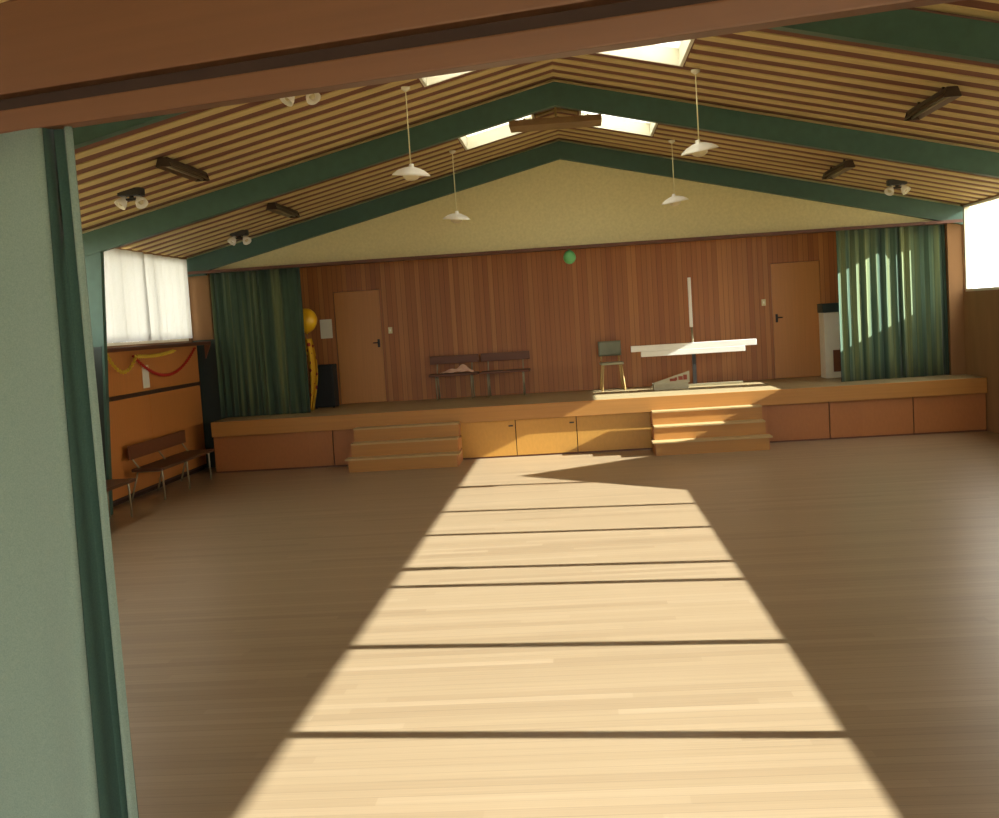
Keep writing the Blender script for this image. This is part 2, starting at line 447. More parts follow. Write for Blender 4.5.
# stage side walls, stage ceiling, back wall
struct(MB().box(XL, -5.84, YC + .02, YC + .16, 2.08, ZG - .045).build('wall_stage_side', M['wall']), 'narrow tan wall strip between window and stage curtain')
struct(MB().box(XL, -5.71, YC + .0, YC + .16, 0, 2.08).build('trim_2', M['beam_dark']), 'dark green panel between cupboard and stage')
struct(MB().box(5.80, XW, YC + .03, YC + .16, HS, ZG - .045).build('wall_stage_end', M['wall']))
struct(MB().box(XL, XW, YC + .18, YW + .15, 3.49, 3.66).build('ceiling_stage', M['white_dull']))
b = MB()
DL, DR, DH = (-4.16, -3.35), (3.36, 4.18), HS + 1.96
b.box(XL, DL[0], YW, YW + .15, 0, 3.56); b.box(DL[1], DR[0], YW, YW + .15, 0, 3.56); b.box(DR[1], XW, YW, YW + .15, 0, 3.56)
b.box(DL[0], DL[1], YW, YW + .15, DH, 3.56); b.box(DR[0], DR[1], YW, YW + .15, DH, 3.56)
b.box(XL, XW, YW + .16, YW + .2, 0, 3.66); b.box(DL[0], DL[1], YW, YW + .15, 0, HS); b.box(DR[0], DR[1], YW, YW + .15, 0, HS)
struct(b.build('wall_back', M['back_boards']), 'stage back wall of upright brown boards')
for i, (xa, xb) in enumerate((DL, DR)):
    d = struct(MB().box(xa + .006, xb - .006, YW + .012, YW + .05, HS + .006, DH - .006).build('door_%d' % (i + 1), M['door']),
               ('plain brown flush door left on the stage back wall', 'plain brown flush door right on the stage back wall')[i])
    hx = xb - .07 if i == 0 else xa + .07
    h = MB(); h.tube([(hx, YW + .012, HS + 1.04), (hx, YW - .035, HS + 1.04)], .012)
    h.tube([(hx, YW - .035, HS + 1.04), (hx + (-.09 if i == 0 else .09), YW - .035, HS + 1.04)], .010)
    h.box(hx - .02, hx + .02, YW + .004, YW + .012, HS + .96, HS + 1.10)
    h.build('door_handle', M['dark_steel'], d)

# outside ground
struct(MB().box(-45, 45, -45, 60, -.40, -.13).build('ground_outside', M['ground']))
# unseen gabled block added to cast the wedge shadow through the right windows
sx, sy, apex, ps = 9.5, 13.96, 4.52, .52
hw = 2.6
b = MB()
b.box(sx + .15, sx + 5, sy - hw + .25, sy + hw - .25, -.13, apex - ps * hw + .1, M['white_plaster'])
for s_ in (-1, 1):
    ya, yb2 = sy, sy + s_ * hw
    z0, z1 = apex, apex - ps * hw
    b.hexa([(sx, ya, z0 - .14), (sx + 5.2, ya, z0 - .14), (sx + 5.2, yb2, z1 - .14), (sx, yb2, z1 - .14), (sx, ya, z0), (sx + 5.2, ya, z0), (sx + 5.2, yb2, z1), (sx, yb2, z1)], M['shed_roof'])
    zb = apex - ps * hw + .1
    b.hexa([(sx + .15, sy, zb), (sx + 5, sy, zb), (sx + 5, sy + s_ * (hw - .25), zb), (sx + .15, sy + s_ * (hw - .25), zb),
            (sx + .15, sy, apex - .1), (sx + 5, sy, apex - .1), (sx + 5, sy + s_ * (hw - .25), zb + .03), (sx + .15, sy + s_ * (hw - .25), zb + .03)], M['white_plaster'])
tag(b.build('outbuilding'), 'small gabled outbuilding standing outside the right hand windows', 'building')

# ================================================================== PORTAL FRAMES
RD = .27   # depth of the rafters
def portal(y, label, legs=True, top=.52, base=.34, th=.11):
    root = empty('portal_frame', (XL, y, 0))
    tag(root, label, 'beam', 'green portal frames')
    L0 = Vector((XL, y, 0))
    def P(b, nm):
        o = b.build(nm, M['beam'], root); o.location = -L0
        return o
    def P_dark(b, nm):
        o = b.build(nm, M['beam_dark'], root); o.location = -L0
    for sg in (-1, 1):
        b = MB()
        xa, xb = XR + sg * W * .999, XR
        za, zb = roof(xa) - .046, roof(xb) - .046
        b.hexa([(xa, y - th / 2, za - RD), (xb, y - th / 2, zb - RD), (xb, y + th / 2, zb - RD), (xa, y + th / 2, za - RD),
                (xa, y - th / 2, za), (xb, y - th / 2, zb), (xb, y + th / 2, zb), (xa, y + th / 2, za)])
        P(b, 'rafter')
        if sg > 0: continue
        t0, b0 = top, base
        x0 = XL if sg < 0 else XW
        x1, x2 = x0 - sg * b0, x0 - sg * t0
        zl = roof(x0) - .046 - RD - .001; zr = roof(x2) - .046 - RD - .001; h = .048
        b = MB()
        if legs:
            b.hexa([(x0, y - h, 0), (x1, y - h, 0), (x1, y + h, 0), (x0, y + h, 0), (x0, y - h, zl), (x2, y - h, zr), (x2, y + h, zr), (x0, y + h, zl)])
        else:
            b.hexa([(x0, y - h, 3.11), (x2 - .04, y - h, 3.11), (x2 - .04, y + .04, 3.11), (x0, y + .04, 3.11), (x0, y - h, zl), (x2, y - h, zr), (x2, y + .04, zr), (x0, y + .04, zl)])
        P(b, 'column' if legs else 'knee')
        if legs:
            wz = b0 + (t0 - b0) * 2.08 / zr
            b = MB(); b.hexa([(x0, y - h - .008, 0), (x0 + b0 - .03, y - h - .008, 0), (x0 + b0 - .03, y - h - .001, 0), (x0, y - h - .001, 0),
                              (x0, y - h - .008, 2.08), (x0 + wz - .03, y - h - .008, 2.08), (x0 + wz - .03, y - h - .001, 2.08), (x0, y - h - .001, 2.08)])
            P_dark(b, 'dado')  # dark front strip paints the shade on the lower post
    return root
portal(YC, 'farthest green roof beam, against the cream gable over the stage', False, .36, .28)
portal(YB, 'middle green roof beam meeting at the ridge, its post left of the bright window')
portal(YA, 'nearest green roof beam, dark, showing above the ceiling battens behind the brown header')

# ================================================================== STAGE
st = empty('stage', (-5.7, YS, 0))
tag(st, 'low timber stage across the hall under the cream gable', 'stage')
def sp(b, nm, m): 
    o = b.build(nm, m, st); o.location = -st.location; return o
SX0, SX1 = -5.70, XW - .01
sp(MB().box(SX0, SX1, YS - .0, YW - .005, HS - .04, HS), 'stage_floor', M['stage_floor'])
sp(MB().box(SX0, SX1, YS - .035, YS - .0, HS - .23, HS, bevel=.006), 'fascia', M['fascia'])
sp(MB().box(SX0, SX1, YS + .05, YS + .10, .0, HS - .05), 'backing', M['gap'])
seams = [SX0, -3.82, -1.84, -.99, -.06, 1.07, 2.68, 3.72, 4.95, SX1]
for a, c in zip(seams, seams[1:]):
    bounce_lit = -1.9 < a < 1.0  # panels between the steps take the bounce-lit colour
    sp(MB().box(a + .007, c - .007, YS + .02, YS + .05, .025, HS - .235, bevel=.003), 'front_panel', M['ply_pale'] if bounce_lit else M['ply'])
sp(MB().box(SX0, SX1, YS + .03, YS + .05, 0, .024), 'kick_board', M['dark_timber'])
for x in (-1.06, -.13):
    sp(MB().box(x - .035, x + .035, YS + .006, YS + .02, .47, .49), 'catch', M['dark_steel'])

def steps(x0, x1, label):
    y0 = YS - .80
    r = empty('stage_steps', ((x0 + x1) / 2, y0, 0)); tag(r, label, 'steps', 'timber steps up to the stage')
    hw = (x1 - x0) / 2
    for k in range(3):
        ya = k * .265; z = .2 * (k + 1)
        e = .05 if k == 0 else 0
        MB().box(-hw - e, hw + e, ya - .02, min(.755, (k + 1) * .265), z - .025, z, bevel=.004).build('tread', M['tread'], r)
        MB().box(-hw, hw, ya, ya + .02, z - .2, z - .025).build('riser', M['step'], r)
    for s in (-1, 1):
        b = MB()
        for k in range(3): b.box(s * hw - .012, s * hw + .012, k * .265 + .021, .755, .2 * k + .001, .2 * (k + 1) - .026)
        b.build('side_panel', M['ply'], r)
    return r
steps(-3.43, -1.83, 'left set of three wooden steps in shade at the stage front')
steps(1.07, 2.68, 'right set of three wooden steps, sunlit treads, at the stage front')

# stage curtains
def curtain(name, x0, x1, y, z0, z1, pitch, amp, mtl, label, seed, cat='curtain', group=None, lead=0.0):
    rnd = random.Random(seed)
    n = int((x1 - x0) / pitch); ph = [0.0]
    for i in range(n): ph.append(ph[-1] + rnd.uniform(.65, 1.35))
    ph = [p / ph[-1] for p in ph]; am = [rnd.uniform(.55, 1.1) * amp for _ in range(n + 1)]
    def fold(u):
        for i in range(n):
            if u <= ph[i + 1] + 1e-9:
                t = (u - ph[i]) / (ph[i + 1] - ph[i]); a = am[i] * (1 - t) + am[i + 1] * t
                return a * math.cos(2 * math.pi * t) , -.25 * (ph[i + 1] - ph[i]) * math.sin(4 * math.pi * t) * .5
        return 0, 0
    def fn(u, v):
        d, s = fold(u); k = .55 + .45 * v
        return (x0 + (u + s * k) * (x1 - x0), y + lead * (1 - u) - d * k, z1 + (z0 - z1) * v)
    o = MB().sheet(fn, n * 12, 6, .012).build(name, mtl)
    return tag(o, label, cat, group)
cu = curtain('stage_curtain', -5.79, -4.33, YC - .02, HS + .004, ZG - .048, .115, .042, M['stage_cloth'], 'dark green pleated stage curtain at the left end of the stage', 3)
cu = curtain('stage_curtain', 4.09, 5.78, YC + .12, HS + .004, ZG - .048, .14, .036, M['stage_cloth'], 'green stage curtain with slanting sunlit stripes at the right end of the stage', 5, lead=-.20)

# ================================================================== LEFT WALL FITTINGS
# wall cupboard below the window
cb = empty('wall_cupboard', (XL, 13.6, 0)); tag(cb, 'orange-brown panelled wall cupboard under the bright window', 'cupboard')
def cp(b, nm, m):
    o = b.build(nm, m, cb); o.location = -cb.location; return o
CX = XL + .12; cy0, cy1 = 13.60, 17.80
cp(MB().box(XL + .002, CX - .02, cy0, cy1, .05, 2.0), 'carcass', M['dark_rail'])
cp(MB().box(XL + .002, CX - .04, cy0, cy1, 0, .05), 'plinth', M['gap'])
for a, c in ((cy0, 15.62), (15.62, cy1)):
    cp(MB().box(CX - .02, CX, a + .004, c - .004, .09, 1.36, bevel=.003), 'lower_panel', M['cupboard'])
cp(MB().box(CX - .02, CX, cy0, cy1, 1.42, 2.0, bevel=.003), 'upper_panel', M['cupboard'])
cp(MB().box(CX - .02, CX + .012, cy0, cy1, 1.365, 1.415), 'rail', M['dark_rail'])
# shelf on top with its end bracket
sh = empty('wall_shelf', (XL, 13.6, 2.0)); tag(sh, 'dark timber shelf between the cupboard and the bright window', 'shelf')
def shp(b, nm, m):
    o = b.build(nm, m, sh); o.location = -sh.location; return o
shp(MB().box(XL + .002, XL + .33, cy0, 17.88, 2.0, 2.055, bevel=.005), 'board', M['dark_timber'])
b = MB(); b.hexa([(XL + .23, 17.84, 1.78), (XL + .235, 17.84, 1.78), (XL + .235, 17.88, 1.78), (XL + .23, 17.88, 1.78), (XL + .23, 17.84, 2.0), (XL + .325, 17.84, 2.0), (XL + .325, 17.88, 2.0), (XL + .23, 17.88, 2.0)])
shp(b, 'bracket', M['back_wood'])
# white strip notice on the cupboard
tag(MB().box(CX + .001, CX + .005, 15.42, 15.66, 1.46, 1.78).build('wall_notice', M['paper']), 'narrow white paper strip on the wall cupboard below the garlands', 'notice')
# paper garlands
def garland(pts, r, m, label):
    b = MB(); n = 0
    P = [Vector(p) for p in pts]; path = []
    for a, c in zip(P, P[1:]):
        k = max(1, int((c - a).length / .012))
        for i in range(k): path.append(a.lerp(c, i / k))
    path.append(P[-1]); acc = 0; last = path[0]; links = [path[0]]
    for p in path:
        if (p - links[-1]).length > r * 1.7: links.append(p)
    for i, p in enumerate(links):
        d = (links[min(i + 1, len(links) - 1)] - links[max(i - 1, 0)]).normalized()
        ax = Vector((1, 0, 0)) if i % 2 else d.cross(Vector((1, 0, 0)))
        b.torus(p, r, r * .42, ax, n=10, k=5)
    return tag(b.build('hanging_garland', m), label, 'garland')
def sag(y0, z0, y1, z1, drop, n=14, xo=.10):
    return [(CX + xo, y0 + (y1 - y0) * i / n, z0 + (z1 - z0) * i / n - drop * 4 * (i / n) * (1 - i / n)) for i in range(n + 1)]
garland(sag(14.05, 1.97, 15.0, 1.92, .22)[:-1] + sag(15.0, 1.92, 16.5, 1.95, .03), .022, M['yellow_paper'], 'yellow paper chain looped along the cupboard under the shelf')
garland(sag(15.1, 1.92, 17.6, 1.96, .34, xo=.03), .020, M['red'], 'red paper chain hanging in one deep loop on the cupboard')

# white sheer curtains in the left window
def wcurtain(y0, y1, label, seed, gather, xo):
    rnd = random.Random(seed); a0 = rnd.uniform(0, 6)
    def fn(u, v):
        w = .013 * math.sin(u * 34 + a0) + .007 * math.sin(u * 71 + 1.3 * a0 + v)
        yy = y0 + (y1 - y0) * u
        g = gather(u, v)
        return (XL + xo + w, yy + g, ZHEAD + .02 + (ZSILL + .0 - ZHEAD - .02) * v)
    return tag(MB().sheet(fn, 90, 10, .004).build('window_curtain', M['sheer']), label, 'curtain', 'white window curtains')
wcurtain(YB + .09, 15.97, 'white window curtain panel nearer the green post', 1, lambda u, v: .05 * v * u, .078)
wcurtain(15.86, YC - .09, 'white window curtain panel nearer the stage', 2, lambda u, v: .0, .03)

# bench (long, at the cupboard) : tubular legs, timber seat and back
def bench(length, back, depth=.40, zs=.44, zb=(.60, .78), n_leg=3, seat=M['seat_wood'], backm=M['back_wood']):
    """runs along local +x from 0, its back towards local +y"""
    r = empty('bench')
    MB().box(0, length, 0, depth, zs - .04, zs, bevel=.008).build('seat', seat, r)
    xs = [.12 + (length - .24) * i / (n_leg - 1) for i in range(n_leg)]
    for x in xs:
        b = MB(); b.tube([(x, .04, 0), (x, .05, zs - .05), (x, .06, zs - .041)], .013); b.build('leg', M['steel'], r)
        b = MB(); b.tube([(x, depth + (.08 if back else -.04), 0), (x, depth - .04, zs - .041)], .013); b.build('leg', M['steel'], r)
        b = MB(); b.tube([(x, .05, zs - .052), (x, depth - .05, zs - .052)], .010); b.build('cross_bar', M['steel'], r)
        if back:
            b = MB(); b.tube([(x, depth - .06, zs), (x, depth + .02, zb[0]), (x, depth + .045, zb[1] - .03)], .011); b.build('back_strut', M['steel'], r)
    if back:
        MB().box(0, length, depth + .0, depth + .034, zb[0], zb[1], bevel=.008).build('backrest', backm, r)
    return r
bl = bench(2.15, True, depth=.42, zb=(.56, .75), n_leg=3)
bl.location = (-5.52, 14.45, 0); bl.rotation_euler = (0, 0, math.pi / 2)
tag(bl, 'long bench with brown backrest standing against the orange-brown cupboard', 'bench', 'benches in the hall')
b2 = bench(1.9, False, depth=.36, zs=.46, n_leg=3)
b2.location = (-5.44, 11.45, 0); b2.rotation_euler = (0, 0, math.pi / 2)
tag(b2, 'backless bench partly hidden by the grey-green curtain and the green post', 'bench', 'benches in the hall')

# ================================================================== CEILING FITTINGS
def pendant(loc_x, y, zsh, label, tilt=(0, 0)):
    ztop = roof(loc_x) - .04
    r = empty('pendant_lamp', (loc_x, y, zsh)); tag(r, label, 'lamp', 'white pendant lamps')
    h = ztop - zsh
    MB().lathe([(0, h), (.045, h), (.045, h - .02), (.012, h - .045), (0, h - .045)], n=20).build('ceiling_rose', M['white_dull'], r)
    MB().tube([(0, 0, .07), (0, 0, h - .04)], .006, n=8).build('cord', M['cream_plastic'], r)
    T = Matrix.Rotation(tilt[0], 4, 'X') @ Matrix.Rotation(tilt[1], 4, 'Y')
    prof = [(.012, .085), (.022, .082), (.026, .055), (.07, .045), (.13, .022), (.175, -.008), (.195, -.03), (.192, -.034), (.17, -.014), (.125, .014), (.06, .036), (.0, .040)]
    MB().lathe([(0, .085)] + prof, n=40, mat4=T).build('shade', M['white'], r)
    MB().lathe([(0, .035), (.045, .03), (.075, .0), (.085, -.035), (.07, -.065), (.035, -.082), (0, -.086)], n=28, mat4=T).build('glass_bowl', M['opal_bowl'], r)
    return r
M['opal_bowl'] = mat('opal_lamp_bowl', (.80, .74, .58), 0.3, 0.03)
pendant(-1.55, 11.45, 3.63, 'nearer left white saucer pendant lamp, over the hall', (.10, .10))
pendant(1.36, 11.75, 3.70, 'nearer right white saucer pendant lamp, over the hall', (.10, -.16))
pendant(-1.55, 15.83, 3.56, 'farther left small white pendant lamp, in front of the cream gable', (.08, .10))
pendant(1.50, 16.2, 3.62, 'farther right small white pendant lamp, in front of the cream gable', (.08, -.14))

def heater(x, y0, y1, label, drop=.035):
    z = roof(x) - .045
    r = empty('ceiling_heater', (x, (y0 + y1) / 2, z)); tag(r, label, 'heater', 'trough heaters on the ceiling')
    hl = (y1 - y0) / 2
    sg = -1 if x < XR else 1
    a = math.atan(SL) * (-sg)
    T = Matrix.Rotation(-a * -1, 4, 'Y')
    b = MB()
    prof = [(-.08, -drop - .04), (-.045, -drop), (.045, -drop), (.08, -drop - .04)]
    for (p, q_) in zip(prof, prof[1:]):
        v = [(p[0], -hl, p[1]), (q_[0], -hl, q_[1]), (q_[0], hl, q_[1]), (p[0], hl, p[1])]
        b.hexa(v + [(x_, y_, z_ + .012) for x_, y_, z_ in v])
    b.build('reflector', M['reflector'], r)
    b = MB(); b.box(-.05, .05, -hl, hl, -drop + .012, -drop + .055, bevel=.006); b.build('housing', M['heater'], r)
    for s in (-1, 1):
        b = MB(); b.hexa([(-.08, s * hl - .006, -drop - .04), (.08, s * hl - .006, -drop - .04), (.08, s * hl + .006, -drop - .04), (-.08, s * hl + .006, -drop - .04),
                          (-.05, s * hl - .006, -drop + .05), (.05, s * hl - .006, -drop + .05), (.05, s * hl + .006, -drop + .05), (-.05, s * hl + .006, -drop + .05)])
        b.build('end_plate', M['heater'], r)
        b = MB(); b.box(-.012, .012, s * hl * .6 - .015, s * hl * .6 + .015, -drop + .05, .04); b.build('bracket', M['heater'], r)
    MB().tube([(0, -hl + .01, -drop - .02), (0, hl - .01, -drop - .02)], .012, n=10).build('element', M['steel'], r)
    return r
heater(-3.98, 11.15, 12.35, 'brown trough heater on the nearer left ceiling slope')
heater(-4.05, 15.45, 16.75, 'brown trough heater on the farther left ceiling slope')
heater(3.55, 10.75, 12.0, 'dark trough heater on the nearer right ceiling slope', .06)
heater(3.74, 15.45, 16.75, 'dark trough heater on the farther right ceiling slope', .06)

def spots(x, y, label):
    z = roof(x) - .045
    r = empty('twin_floodlight', (x, y, z)); tag(r, label, 'floodlight', 'twin white floodlights on the ceiling')
    sg = -1 if x < XR else 1
    MB().box(-.13, .13, -.07, .07, -.03, .05, bevel=.008).build('base_plate', M['dark_steel'], r)
    MB().tube([(0, 0, -.029), (0, 0, -.06)], .025, n=12).build('stem', M['dark_steel'], r)
    MB().box(-.11, .11, -.02, .02, -.08, -.055, bevel=.006).build('cross_arm', M['dark_steel'], r)
    for s in (-1, 1):
        T = Matrix.Translation((s * .10, -.01, -.09)) @ Matrix.Rotation(math.radians(150), 4, 'X') @ Matrix.Rotation(s * .5, 4, 'Y') @ Matrix.Scale(.72, 4)
        lamp = MB().lathe([(0, -.10), (.035, -.09), (.05, -.05), (.085, .02), (.095, .075), (.088, .075), (.075, .03), (.04, -.03), (0, -.04)], n=24, mat4=T).build('lamp_shade', M['dark_steel' if False else 'white'], r)
        MB().lathe([(0, -.038), (.03, -.02), (.042, .02), (.03, .055), (0, .065)], n=18, mat4=T).build('bulb', M['opal_bowl'], lamp)
    return r
spots(-4.72, 12.15, 'twin white floodlights near the left end of the nearer ceiling bay')
spots(-5.0, 17.05, 'twin white floodlights near the left end of the farther ceiling bay')
spots(4.70, 16.70, 'twin white floodlights near the right end of the ceiling bay by the stage')
spots(-2.32, 10.15, 'twin white floodlights showing just under the brown header, upper left')

# ridge vent panel hanging across the skylights
rv = empty('ridge_vent', (-.09, 15.25, roof(XR))); tag(rv, 'brown flat vent board hanging under the ridge between the two skylights', 'vent')
b = MB(); b.box(-.62, .60, -.16, .34, -.245, -.165, bevel=.008); b.build('board', M['vent_board'], rv)
for x in (-.02, .02):
    pass
MB().box(-.015, .015, -.015, .015, -.165, .02).build('hanger', M['batten'], rv)
for s in (-1, 1): MB().box(s * .42 - .01, s * .42 + .01, .06, .08, -.165, -.11).build('hanger', M['heater'], rv)

# ================================================================== THINGS ON THE STAGE
def on_stage(o): return o
# two benches at the back wall
pb = bench(.84, True, depth=.34, zs=.44, zb=(.60, .74), n_leg=2, seat=M['dark_timber'], backm=M['dark_timber'])
pb.location = (-2.52, 19.02, HS + .004); tag(pb, 'low brown bench at the stage back wall with a pink cloth on its seat', 'bench', 'benches on the stage')
pb2 = copy_tree(pb, loc=(-1.64, 19.04, HS + .004)); pb2['label'] = 'low brown empty bench at the stage back wall, right of the pink cloth'
# pink cloth
rc = random.Random(4)
def cloth(u, v):
    x = -2.32 + .52 * u + .05 * math.sin(3 * v + 1); y = 19.04 + .26 * v + .02 * math.sin(5 * u)
    hgt = .12 * math.exp(-((u - .68) / .22) ** 2 - ((v - .5) / .35) ** 2) + .05 * math.exp(-((u - .25) / .2) ** 2 - ((v - .5) / .35) ** 2)
    return (x, y, HS + .452 + hgt + .008 * (1 + math.sin(17 * u + 5 * v)))
tag(MB().sheet(cloth, 24, 14, .006).build('crumpled_cloth', M['pink']), 'crumpled pink cloth lying on a low brown stage bench', 'cloth')

# chair
ch = empty('stacking_chair', (.58, 19.12, HS + .004), 0.06); tag(ch, 'grey-green chair with straw coloured legs standing on the stage', 'chair')
def pad(u, v):
    return (-.19 + .38 * u, -.19 + .38 * v, .455 - .02 * math.sin(math.pi * u))
MB().box(-.19, .19, -.20, .18, .43, .47, bevel=.015).build('seat', M['seat_vinyl'], ch)
def bk(u, v):
    a = (u - .5) * 2
    return (-.19 + .38 * u, .20 + .03 * (1 - a * a) + .03 * v, .57 + .25 * v)
MB().sheet(bk, 14, 6, .028).build('backrest', M['vinyl'], ch)
for sx_ in (-1, 1):
    MB().tube([(sx_ * .15, -.16, .43), (sx_ * .19, -.20, 0)], .014).build('leg', M['chair_leg'], ch)
    MB().tube([(sx_ * .15, .15, .43), (sx_ * .19, .23, 0)], .014).build('leg', M['chair_leg'], ch)
    MB().tube([(sx_ * .14, .10, .425), (sx_ * .15, .20, .46), (sx_ * .15, .225, .60)], .012).build('back_strut', M['chair_leg'], ch)

# crossbar stand
cs = empty('crossbar_stand', (1.94, 18.95, HS)); tag(cs, 'white crossbar and upright rod on a dark post with a floor rail, on the stage', 'stand')
MB().box(-1.03, 1.03, -.06, .05, .625, .725, bevel=.006).build('crossbar', M['white'], cs)
MB().box(-.87, .84, -.065, .03, .535, .624, bevel=.006).build('lower_bar', M['white'], cs)
MB().box(-.03, .03, -.025, .025, .03, .535).build('post', M['dark_steel'], cs)
MB().tube([(0, .02, .726), (-.01, .03, .98)], .018).build('thin_rod', M['steel'], cs)
MB().box(-.04, .012, .005, .055, .98, 1.80, bevel=.006).build('upright_rod', M['white'], cs)
MB().box(-.72, .78, -.03, .03, .0, .04, bevel=.006).build('floor_rail', M['steel'], cs)

# open carton
ct = empty('paper_carton', (1.50, 18.60, HS)); tag(ct, 'open white carton with red marks lying before the crossbar stand', 'carton')
b = MB(); b.box(-.28, .28, -.17, .17, 0, .012); b.box(-.28, .28, -.17, -.158, .012, .10); b.box(-.28, .28, .158, .17, .012, .10); b.box(-.28, -.268, -.158, .158, .012, .10); b.box(.268, .28, -.158, .158, .012, .10)
b.build('tray', M['carton'], ct)
def lid(u, v):
    return (-.28 + .58 * u, -.172 + .03 * v, .105 + .19 * u * v)
b = MB(); b.hexa([(-.28, -.185, .104), (.30, -.185, .104), (.30, -.172, .104), (-.28, -.172, .104), (-.28, -.185, .125), (.30, -.185, .29), (.30, -.172, .29), (-.28, -.172, .125)])
lidp = b.build('lid', M['carton'], ct)
b = MB()
for x, z, w, h in ((-.02, .135, .10, .045), (.12, .15, .07, .06), (.20, .15, .06, .08), (.06, .145, .04, .05)):
    b.box(x, x + w, -.188, -.1845, z, z + h)
b.build('print', M['print'], lidp)

# white cabinet beside the right curtain, dark box on it
wc = empty('white_cabinet', (4.27, 19.1, HS)); tag(wc, 'tall white cabinet half hidden behind the right stage curtain', 'cabinet')
MB().box(-.19, .22, -.16, .22, .0, 1.08, bevel=.008).build('body', M['white_dull'], wc)
MB().box(-.06, .205, -.172, -.16, .10, .46, bevel=.004).build('lower_panel', M['back_wood'], wc)
MB().box(.17, .185, -.19, -.16, .62, .76).build('handle', M['steel'], wc)
tag(MB().box(-.21, .24, -.20, .22, 0, .15, bevel=.01).build('storage_box', M['dark_green'], None, (4.27, 19.1, HS + 1.08)), 'dark green box resting on the white cabinet', 'box')

# dark cabinet left
dc = empty('dark_cabinet', (-4.28, 19.0, HS)); tag(dc, 'black box cabinet on the stage by the left door', 'cabinet')
MB().box(-.19, .17, -.18, .18, 0.015, .73, bevel=.012).build('body', M['black'], dc)
MB().box(-.165, .145, -.192, -.18, .05, .70, bevel=.004).build('front_cloth', M['black'], dc)
for x in (-.16, .14):
    for y in (-.15, .15): MB().lathe([(0, 0), (.02, 0), (.022, .016), (0, .016)], n=12, mat4=Matrix.Translation((x, y, 0))).build('foot', M['dark_steel'], dc)

# balloons
def balloon(name, loc, r, m, label, string_to=None, sx_=1.0):
    o = empty(name, loc); tag(o, label, 'balloon')
    prof = [(0, r * 1.12)]
    for i in range(1, 20):
        t = math.pi * i / 20
        rr = r * math.sin(t) * (1.0 if t < math.pi / 2 else (1 - .06 * math.sin(2 * (t - math.pi / 2))))
        prof.append((rr * sx_, r * 1.1 * math.cos(t)))
    prof += [(.012, -r * 1.13), (.02, -r * 1.2), (0, -r * 1.2)]
    flip = Matrix.Rotation(math.pi, 4, 'X') if string_to and string_to > loc[2] else Matrix()
    MB().lathe(prof, n=32, mat4=flip).build('skin', m, o)
    if string_to:
        s = 1 if string_to > loc[2] else -1
        MB().tube([(0, 0, s * r * 1.19), (.01, 0, s * r * 1.19 + (string_to - loc[2] - s * r * 1.19) * .5), (0, 0, string_to - loc[2])], .004, n=6).build('string', M['string'], o)
    return o
balloon('hanging_balloon', (-.02, YC + .05, 3.015), .100, M['balloon_g'], 'green balloon hanging from the track board over mid stage', ZG - .045)
balloon('balloon', (-4.42, YC + .53, 2.29), .185, M['balloon_y'], 'yellow balloon peeping out beside the left stage curtain', 2.0)
# yellow streamer cloth under the balloon
def strm(u, v):
    w = .14 + .05 * math.sin(math.pi * min(1, v * 1.15)) - .08 * v
    x = -4.48 + .09 * math.sin(2.4 * v + .3) + w * (u - .3)
    return (x, YC + .53 + .03 * math.sin(9 * u + 4 * v), 1.99 + (HS + .006 - 1.99) * v)
tag(MB().sheet(strm, 10, 30, .008).build('hanging_streamer', M['streamer']), 'yellow cloth streamer with red marks hanging beside the left stage curtain', 'streamer')

# notice and switches on the back wall
tag(MB().box(-4.43, -4.22, YW - .006, YW - .001, HS + 1.17, HS + 1.50).build('wall_notice', M['paper']), 'white paper notice pinned beside the left stage door', 'notice')
for x, z, lb in ((-3.20, HS + 1.24, 'cream light switch on the wall right of the left stage door'), (3.22, HS + 1.31, 'cream light switch on the wall left of the right stage door')):
    r = empty('light_switch', (x, YW - .001, z)); tag(r, lb, 'switch', 'light switches on the stage wall')
    MB().box(-.035, .035, -.012, 0, -.055, .055, bevel=.003).build('plate', M['cream_plastic'], r)
    MB().box(-.010, .010, -.02, -.012, -.018, .018).build('rocker', M['white'], r)

# ================================================================== FOREGROUND: header and curtain
# the header runs wall to wall, a little askew to the room
HA = Vector((-1.37, 3.07, 0)); HB = Vector((-.29, 2.77, 0)); hd = (HB - HA).normalized(); hn = Vector((hd.y, -hd.x, 0))   # hn points to the camera
ang = math.atan2(hd.y, hd.x)
hz = 2.685
tL = (XL - HA.x) / hd.x; tR = (XW - HA.x) / hd.x
hdr = empty('header_beam', (HA.x, HA.y, hz), ang); tag(hdr, 'brown timber header crossing the top of the view above the near curtain', 'beam')
MB().box(tL + .03, tR - .03, -.06, .0, 0, .062, bevel=.005).build('lower_board', M['header'], hdr)
MB().box(tL + .03, tR - .03, -.02, .0, .062, .10).build('recess', M['gap'], hdr)
MB().box(tL + .03, tR - .03, -.07, .0, .10, .34, bevel=.006).build('upper_board', M['header'], hdr)
PROF = [(-1.65, .0), (-1.30, .06), (-.95, -.01), (-.60, .06), (-.34, .075), (-.16, .05), (-.04, .07), (-.022, .06), (-.016, -.03), (.014, -.06), (.030, -.02), (.040, .0), (.05, -.02)]
def fold_sheet(s0, s1):
    def fg(u, v):
        # folds widen towards the floor; larger s is nearer the leading edge
        s = s0 + (s1 - s0) * u; d = 0
        for (a, da), (c, dc_) in zip(PROF, PROF[1:]):
            if a <= s <= c + 1e-9:
                t = (s - a) / (c - a); t = t * t * (3 - 2 * t); d = da + (dc_ - da) * t
        k = .45 + .75 * v
        base = HA + hd * s + hn * (.03 + d * k)
        return (base.x, base.y, hz - (hz - .012) * v)
    return fg
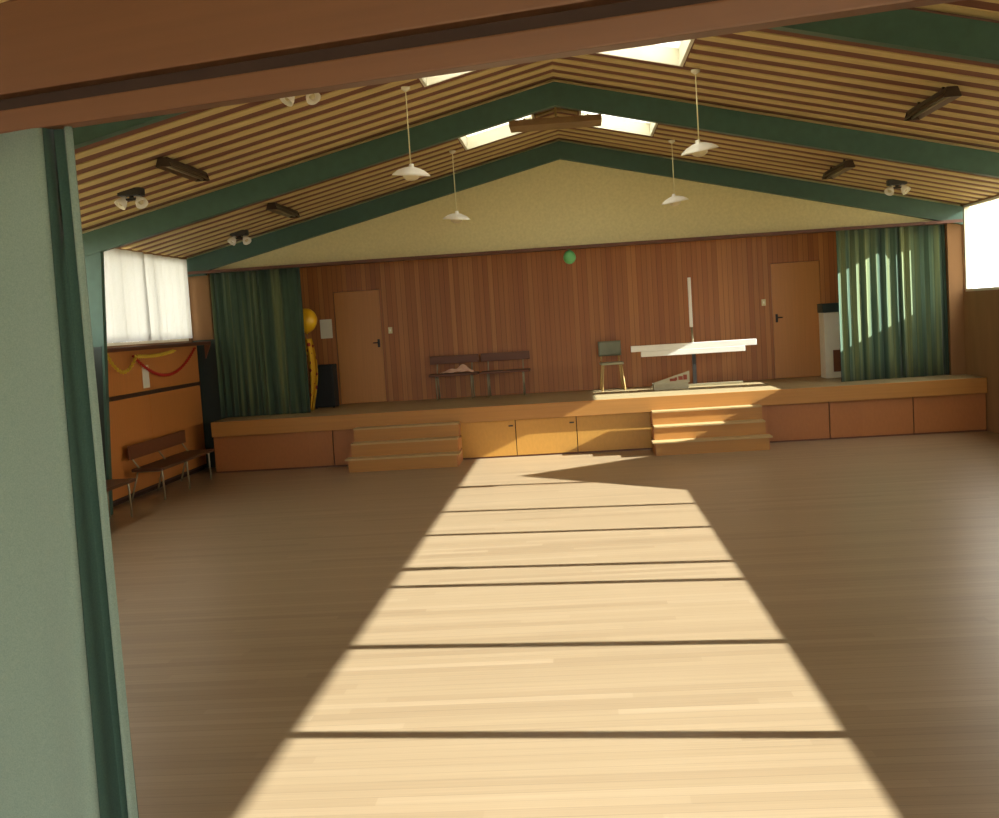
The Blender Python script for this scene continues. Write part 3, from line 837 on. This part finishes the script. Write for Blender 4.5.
rc_ = empty('room_curtain', (HA.x, HA.y, 0)); tag(rc_, 'grey-green cloth curtain hanging close by from the brown header, left edge', 'curtain')
for nm, a, c, nu, mm in (('cloth', -1.65, -.021, 120, 'room_cloth'), ('lining', -.021, .030, 24, 'lining_cloth'), ('hem', .030, .05, 10, 'room_cloth')):  # the dark middle strip is the shaded fold, put in as colour
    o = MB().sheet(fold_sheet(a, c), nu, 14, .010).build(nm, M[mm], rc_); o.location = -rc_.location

# ================================================================== LIGHT
t_el, az = .436, .10
d = Vector((-1, az, -t_el * math.sqrt(1)))
sun = bpy.data.lights.new('sun', 'SUN'); sun.energy = 15.5; sun.angle = math.radians(.3); sun.color = (.95, .985, 1.0)
so = bpy.data.objects.new('sun', sun); COL.objects.link(so)
so.rotation_euler = d.to_track_quat('-Z', 'Y').to_euler(); so.location = (20, 10, 12)

w = bpy.data.worlds.new('sky'); scene.world = w; w.use_nodes = True
bg = w.node_tree.nodes['Background']; bg.inputs['Color'].default_value = (1.0, .97, .90, 1); bg.inputs['Strength'].default_value = 3.6

def portal_light(name, loc, rot, sx_, sy_):
    l = bpy.data.lights.new(name, 'AREA'); l.shape = 'RECTANGLE'; l.size = sx_; l.size_y = sy_
    l.cycles.is_portal = True
    o = bpy.data.objects.new(name, l); COL.objects.link(o); o.location = loc; o.rotation_euler = rot
portal_light('daylight_right', (XW + .2, 10.5, 2.74), (0, math.radians(90), 0), 1.3, 14.9)
portal_light('daylight_left', (XL - .2, 9.9, 2.74), (0, math.radians(-90), 0), 1.3, 16.2)
portal_light('daylight_rear', (0, YREAR - .2, 1.75), (math.radians(90), 0, 0), 9.2, 2.6)
for (y0, y1) in SKY:
    for sg in (-1, 1):
        x = XR + sg * (SK0 + SK1) / 2
        portal_light('daylight_roof', (x, (y0 + y1) / 2, roof(x) + .35), (0, sg * math.atan(SL), 0), 1.1, 1.2)

# ================================================================== CAMERA
f_px, pitch, yaw, roll, hcam = 1130.04, -.07967, -.07094, .06349, 2.0885
F = Vector((math.sin(yaw) * math.cos(pitch), math.cos(yaw) * math.cos(pitch), math.sin(pitch)))
R = F.cross(Vector((0, 0, 1))).normalized(); U = R.cross(F)
c_, s_ = math.cos(roll), math.sin(roll)
R2 = c_ * R - s_ * U; U2 = s_ * R + c_ * U
cam = bpy.data.cameras.new('camera'); co = bpy.data.objects.new('camera', cam); COL.objects.link(co)
m4 = Matrix((R2, U2, -F)).transposed().to_4x4(); m4.translation = Vector((0, 0, hcam)); co.matrix_world = m4
cam.sensor_width = 36.0; cam.lens = f_px / 999 * 36.0; cam.shift_y = 2.0 / 999; cam.clip_start = .05; cam.clip_end = 200
scene.camera = co

# ================================================================== VIEW
vs = scene.view_settings
vs.view_transform = 'Standard'; vs.look = 'None'; vs.gamma = 1.0; vs.use_curve_mapping = False
vs.exposure = 0.75
scene.cycles.max_bounces = 10; scene.cycles.diffuse_bounces = 7; scene.cycles.transparent_max_bounces = 16
scene.cycles.use_denoising = True
scene.cycles.sample_clamp_indirect = 6.0
